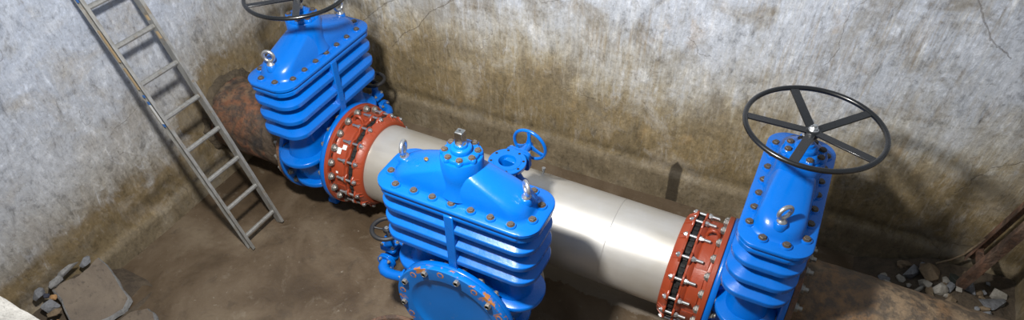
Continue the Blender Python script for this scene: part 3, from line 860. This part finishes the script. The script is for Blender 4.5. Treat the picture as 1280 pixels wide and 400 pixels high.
# broken mortar collars where the old pipes pass the walls
def collar(name, x, s, mat, label):
    b = MB(); rs = []; n = 120
    for r0, dx in ((.30, .0), (.305, .03), (.318, .024), (.340, .008), (.352, -.03)):
        ring = []
        for j in range(n):
            a = 2 * PI * j / n
            k = noise.noise(Vector((math.cos(a) * 3, math.sin(a) * 3, r0 * 20))) ; k2 = noise.noise(Vector((math.cos(a) * 9, math.sin(a) * 9, r0 * 30)))
            rr = r0 + (.02 * k + .022 * k2) * (r0 > .31); ring.append((s * (dx + (.02 * k + .012 * k2) * (.3 < r0 < .43)), rr * math.cos(a), rr * math.sin(a)))
        rs.append(ring)
    b.rings(rs, False)
    return b.build(name, mat, None, (x, 0, ZA), smooth=60)
cm = mat_conc('crumbling_mortar', (.13, .10, .065), (.06, .046, .03), .85, 1.2, 2)
struct(collar('trim_1', XL, 1, cm, '')); struct(collar('trim_2', XR, -1, cm, ''))

# ------------------------------------------------------------------ aluminium ladder
D = Vector((-.33, .004, 1)).normalized(); W = Vector((.021, 1, 0)).normalized(); Nn = W.cross(D).normalized()
foot = Vector((-.254, -.865, ZF))
lad = tag(empty('ladder', foot), 'aluminium ladder leaning on the left wall with muddy rails', 'ladder')
LL = 2.46
def prism_dir(b, o, d, L, u, v, pts):
    b.rings([[tuple(o + d * t + u * p + v * q) for p, q in pts] for t in (0, L)])
chan = [(-.012, -.033), (.012, -.033), (.012, -.028), (-.006, -.028), (-.006, .028), (.012, .028), (.012, .033), (-.012, .033)]
for s in (0, 1):
    b = MB(); o = W * (.305 + .012 if s else -.012)
    pts = chan if s == 0 else [(-p, q) for p, q in chan]
    pts = [(-p, q) for p, q in pts]      # open side faces outwards
    prism_dir(b, o, D, LL, W, Nn, pts)
    rail = b.build('rail', M['alu'], lad, bevel=.001)
    if s == 0: rail0 = rail
    else: rail1 = rail
rung = MB(); prism_dir(rung, Vector((0, 0, 0)), W, .305, D, Nn, [(.016 * math.cos(a) * (1.1 if k % 2 else 1), .016 * math.sin(a)) for k, a in enumerate([i * PI / 4 + PI / 8 for i in range(8)])])
r0 = rung.build('rung', M['alu'], lad, D * .112)
for k in range(1, 9): again(r0, lad, D * (.112 + .266 * k))
for t0, L, mt, q in ((1.13, .20, 'sticker_blue', 0), (1.155, .15, 'white', .0005), (2.02, .035, 'sticker_blue', 0), (1.42, .16, 'sticker_tan', 0), (1.62, .22, 'sticker_tan', 0), (1.36, .02, 'sticker_blue', 0)):
    b = MB(); o = -W * .0246 + D * t0
    prism_dir(b, o, D, L, W, Nn, [(0 - q, -.014), (.001, -.014), (.001, .014), (0 - q, .014)])
    b.build('sticker', M[mt], rail0)
for t0, L, mt in ((1.75, .035, 'sticker_tan'), (1.62, .05, 'sticker_tan'), (2.0, .02, 'sticker_blue')):
    b = MB(); o = W * (.305) + D * t0
    prism_dir(b, o, D, L, W, Nn, [(-.0012, -.014), (.0, -.014), (.0, .014), (-.0012, .014)])
    b.build('sticker', M[mt], rail1)

# ------------------------------------------------------------------ rusty angle-iron frame in the right corner
fr = tag(empty('steel_stand', (4.53, .77, -1.04)), 'rusty angle iron frame leaning in the right corner over the rubble', 'frame')
d = Vector((.091, 0, .57)).normalized()
def angle(p, L, name, sy):
    b = MB(); u = d.cross(Vector((0, 1, 0))).normalized() * -1; v = Vector((0, sy, 0))
    b.rings([[tuple(Vector(p) + d * t + u * a + v * c) for a, c in ((0, 0), (.058, 0), (.058, .006), (.006, .006), (.006, .05), (0, .05))] for t in (0, L)])
    return b.build(name, M['rust2'], fr, bevel=.001)
angle((-.035, 0, .0), 1.7, 'upright', 1)
angle((.0, .285, .03), 1.65, 'upright', -1)
b = MB(); b.box((.045, .145, .155), (.035, .27, .006)); b.box((.03, .145, .14), (.006, .27, .03)); b.build('cross_bar', M['rust2'], fr)
b = MB(); b.box((.25, .145, 1.1), (.035, .29, .006)); b.build('cross_bar', M['rust2'], fr)
# pale rod in front of its foot
b = MB(); b.tube([(0, 0, 0), (.07, .005, .07), (.115, .005, .15), (.16, .0, .33)], [.006, .007, .008, .008], 8)
tag(b.build('bent_rod', M['stone_tan'], None, (4.404, 1.03, -1.131), smooth=60), 'thin bent pale rod leaning on the back wall beside the rusty frame', 'rod')

# ------------------------------------------------------------------ rubble
def stone(name, size, mat, loc, rot, seed, parent=None, pts=None):
    rnd = random.Random(seed); import bmesh
    bm = bmesh.new()
    for i in range(16):
        v = Vector((rnd.gauss(0, 1), rnd.gauss(0, 1), rnd.gauss(0, 1))).normalized()
        q = max(abs(v.x), abs(v.y), abs(v.z)); v = v / (q ** .6)
        bm.verts.new((v.x * size[0] / 2, v.y * size[1] / 2, v.z * size[2] / 2))
    r = bmesh.ops.convex_hull(bm, input=bm.verts); bmesh.ops.delete(bm, geom=[g for g in r['geom_interior'] if isinstance(g, bmesh.types.BMVert)], context='VERTS')
    me = bpy.data.meshes.new(name); bm.to_mesh(me); bm.free(); me.materials.append(mat)
    o = bpy.data.objects.new(name, me); col.objects.link(o); o.location = loc; o.rotation_euler = rot
    bv = o.modifiers.new('bevel', 'BEVEL'); bv.width = min(size) * .06; bv.segments = 2
    return o
# debris bank behind the right rusty pipe
b = MB(); nx, ny = 60, 24; vs = []
def bank(x, y):
    f = max(0, min(1, (x - 3.9) / .45)) * max(0, min(1, (y - .25) / .35))
    return ZF - .03 + f * (.21 + .035 * noise.noise(Vector((x * 5, y * 5, 1))) + .015 * noise.noise(Vector((x * 17, y * 17, 1)))) + max(0, (x - 4.3)) * .06 * f
for i in range(nx + 1):
    for j in range(ny + 1):
        x = 3.85 + (XR - .0 - 3.85) * i / nx; y = .2 + (1.085 - .2) * j / ny
        vs.append((x, y, bank(x, y)))
fs = [(i * (ny + 1) + j, (i + 1) * (ny + 1) + j, (i + 1) * (ny + 1) + j + 1, i * (ny + 1) + j + 1) for i in range(nx) for j in range(ny)]
b.add(vs, fs)
tag(b.build('debris_bank', M['soil'], smooth=60), 'brown bank of silt and debris along the back wall in the right corner', 'debris', kind='stuff')
rn = random.Random(5)
mats = ['stone_grey', 'stone_grey', 'stone_pale', 'stone_tan', 'stone_tan', 'stone_grey']
spots = []
for i in range(46):
    x = 4.12 + .68 * rn.random() ** .9; y = rn.uniform(.62, 1.02); sz = rn.uniform(.03, .085)
    z = bank(x, y) + sz * .22
    o = stone('stone', (sz * 1.3, sz, sz * .7), M[rn.choice(mats)], (x, y, z), (rn.uniform(-.5, .5), rn.uniform(-.5, .5), rn.uniform(0, 6)), i)
    tag(o, 'small broken stone in the rubble behind the right rusty pipe', 'stone', 'broken stones behind the right rusty pipe')
for (x, y, sx, sy, sz, mt, rot, lab) in (
        (4.27, .93, .13, .10, .09, 'stone_grey', (.2, .3, .4), 'dark grey angular stone at the top left of the rubble'),
        (4.36, .92, .17, .15, .10, 'stone_tan', (.4, .2, 1.2), 'brown triangular block in the rubble beside the dark grey stone'),
        (4.34, .79, .17, .035, .03, 'stone_pale', (0, -.1, .9), 'long pale stone sliver lying in front of the brown block'),
        (4.44, .80, .10, .09, .08, 'stone_pale', (.1, .3, .2), 'pale grey lump of rubble left of the iron frame foot'),
        (4.52, .92, .085, .08, .08, 'dark_ball', (0, 0, 0), 'round dark lump beside the foot of the iron frame'),
        (4.76, .80, .22, .10, .05, 'stone_grey', (.1, .15, .5), 'flat bluish grey stone right of the iron frame')):
    o = stone('stone', (sx, sy, sz), M[mt], (x, y, bank(x, y) + sz * .33), rot, int(x * 100)); tag(o, lab, 'stone')

def slab(name, poly, z0, z1, mat, label, tilt=(0, 0), cat='slab', jag=.012, seed=1, two=True):
    """broken slab from a plan outline, with ragged chipped edge"""
    rnd = random.Random(seed); pts = []
    n = len(poly)
    for i in range(n):
        a, c = Vector(poly[i]), Vector(poly[(i + 1) % n]); k = max(2, int((c - a).length / .03))
        for q in range(k): pts.append(a + (c - a) * q / k)
    ctr = sum(pts, Vector((0, 0))) / len(pts)
    def ring(ins, z, jg):
        out = []
        for p in pts:
            dv = (p - ctr).normalized(); j = jg * noise.noise(Vector((p.x * 12, p.y * 12, z * 9 + seed)))
            q = p - dv * ins + dv * j
            out.append((q.x - ctr.x, q.y - ctr.y, z + .5 * jg * noise.noise(Vector((p.x * 20, p.y * 20, seed))) + tilt[0] * (q.x - ctr.x) + tilt[1] * (q.y - ctr.y)))
        return out
    b = MB(); b.mi = 1 if two else 0
    b.rings([ring(.02, 0, jag), ring(.0, .015, jag * 1.5), ring(.004, (z1 - z0) * .7, jag * 1.5), ring(.015, (z1 - z0), jag * 1.5)], caps=False)
    o = len(b.v) - len(pts)
    b.f.append(tuple(range(o, o + len(pts)))); b.m.append(0); b.f.append(tuple(reversed(range(0, len(pts))))); b.m.append(0)
    ob = b.build(name, [mat, M['slab_edge']] if two else mat, None, (ctr.x, ctr.y, z0), smooth=30)
    return tag(ob, label, cat)
slab('concrete_slab', [(-.985, -1.57), (-.93, -1.565), (-.665, -1.655), (-.635, -1.74), (-.65, -1.86), (-.69, -2.06), (-.75, -2.03), (-.90, -1.965), (-.985, -1.93), (-.965, -1.75)], -1.185 - .045, -1.185, M['slab'], 'broken square slab of muddy concrete leaning at the foot of the left wall', (-.697, -.147), seed=3)
slab('concrete_slab', [(-.60, -1.86), (-.585, -1.74), (-.50, -1.66), (-.43, -1.66), (-.34, -1.72), (-.30, -1.95), (-.55, -2.0)], ZF - .02, ZF + .04, M['slab'], 'smaller flat concrete piece right of the big square slab, cut by the frame bottom', seed=5)

# debris heap against the left wall that the slab leans on
b = MB(); nx, ny = 16, 50; vs = []
for i in range(nx + 1):
    for j in range(ny + 1):
        x = XL + .03 + .46 * i / nx; y = -2.5 + 1.05 * j / ny
        e = min(1, (y + 2.5) / .2) * min(1, max(0, (-1.45 - y) / .30))
        f = max(0, 1 - (x - XL) / (.30 if y < -1.95 else .45)) * e
        zz_ = ZF - .02 + .27 * f * (1 if y > -1.95 else .9) + .02 * f * noise.noise(Vector((x * 14, y * 14, 2)))
        pl = -1.185 - .697 * (x + .825) - .147 * (y + 1.80) - .085
        if x < -.64 and -2.1 < y < -1.5 and x > -1.0: zz_ = min(zz_, pl)
        vs.append((x, y, zz_))
fs = [(i * (ny + 1) + j, (i + 1) * (ny + 1) + j, (i + 1) * (ny + 1) + j + 1, i * (ny + 1) + j + 1) for i in range(nx) for j in range(ny)]
b.add(vs, fs)
tag(b.build('debris_heap', M['soil'], smooth=60), 'brown debris heap against the left wall under the leaning slab', 'debris', kind='stuff')
rn = random.Random(11)
stones = [(-.985, -1.655, -1.065, .06, .10, .035, 'stone_grey', (.1, .35, .1), 'grey flat concrete chip on the heap above the upper corner of the leaning slab'),
          (-.985, -1.775, -1.02, .045, .17, .05, 'slab_edge', (.12, .3, -.1), 'long grey concrete shard along the wall above the leaning slab'),
          (-.975, -1.885, -1.03, .05, .12, .05, 'slab_edge', (-.15, .3, .2), 'grey curved concrete shard at the left corner of the leaning slab'),
          (-.985, -2.005, -1.035, .07, .10, .06, 'stone_grey', (.1, .2, .4), 'blue grey lump on the debris heap nearest the pale coping'),
          (-.925, -1.965, -1.075, .05, .045, .03, 'stone_orange', (.1, .4, .4), 'orange chip at the top of the debris heap beside the slab'),
          (-.955, -1.985, -1.055, .04, .035, .03, 'stone_dark', (.3, .2, .8), 'dark blue chip between the orange chip and the grey lump'),
          (-.90, -2.02, -1.10, .10, .09, .05, 'stone_grey', (.1, .5, .2), 'grey concrete lump in the middle of the debris heap'),
          (-.86, -2.035, -1.13, .05, .10, .03, 'stone_tan', (.1, .5, -.3), 'tan brick piece beside the near edge of the leaning slab'),
          (-.80, -2.065, -1.17, .06, .04, .03, 'stone_orange', (.0, .4, .1), 'orange chip low on the debris heap by the near slab corner'),
          (-.775, -2.09, -1.20, .05, .06, .04, 'stone_dark', (.1, .3, .6), 'dark blue chip low on the debris heap by the near slab corner'),
          (-.83, -2.10, -1.17, .08, .07, .05, 'stone_grey', (.2, .3, .1), 'grey lump low on the debris heap at the frame bottom')]
for i, (x, y, z, sx, sy, sz, mt, rt, lab) in enumerate(stones):
    tag(stone('concrete_chunk', (sx, sy, sz), M[mt], (x, y, z), rt, 60 + i), lab, 'rubble')

# ------------------------------------------------------------------ light
wd = bpy.data.worlds.new('world'); scn.world = wd; wd.use_nodes = True
bg = wd.node_tree.nodes['Background']; bg.inputs[0].default_value = (.80, .90, 1.0, 1); bg.inputs[1].default_value = .42
def area(name, loc, target, power, size, colr, shape='DISK', sy=None):
    l = bpy.data.lights.new(name, 'AREA'); l.shape = shape; l.size = size; l.energy = power; l.color = colr
    if sy: l.size_y = sy
    o = bpy.data.objects.new(name, l); col.objects.link(o); o.location = loc
    o.rotation_euler = (Vector(target) - Vector(loc)).to_track_quat('-Z', 'Y').to_euler()
    return o
area('work_lamp', (1.55, -1.85, 2.35), (1.5, .3, -.4), 225, .26, (1., .97, .92))

# ------------------------------------------------------------------ camera
cam = bpy.data.cameras.new('camera'); co = bpy.data.objects.new('camera', cam); col.objects.link(co)
rv, uv, fv = Vector((0.89292668, 0.44999454, -0.0136696)), Vector((-0.31082925, 0.63817659, 0.70435489)), Vector((-0.32567948, 0.62468836, -0.70971637))
mw = Matrix(((rv.x, uv.x, -fv.x, 3.08129), (rv.y, uv.y, -fv.y, -2.98531), (rv.z, uv.z, -fv.z, 2.45156), (0, 0, 0, 1)))
co.matrix_world = mw
cam.sensor_width = 36; cam.lens = 818.58 / 1280 * 36; cam.shift_x = 8.03 / 1280; cam.shift_y = 63.05 / 1280
cam.clip_start = .02
scn.camera = co
vs_ = scn.view_settings
vs_.view_transform = 'Standard'; vs_.look = 'None'; vs_.gamma = 1; vs_.use_curve_mapping = False; vs_.exposure = 0.0
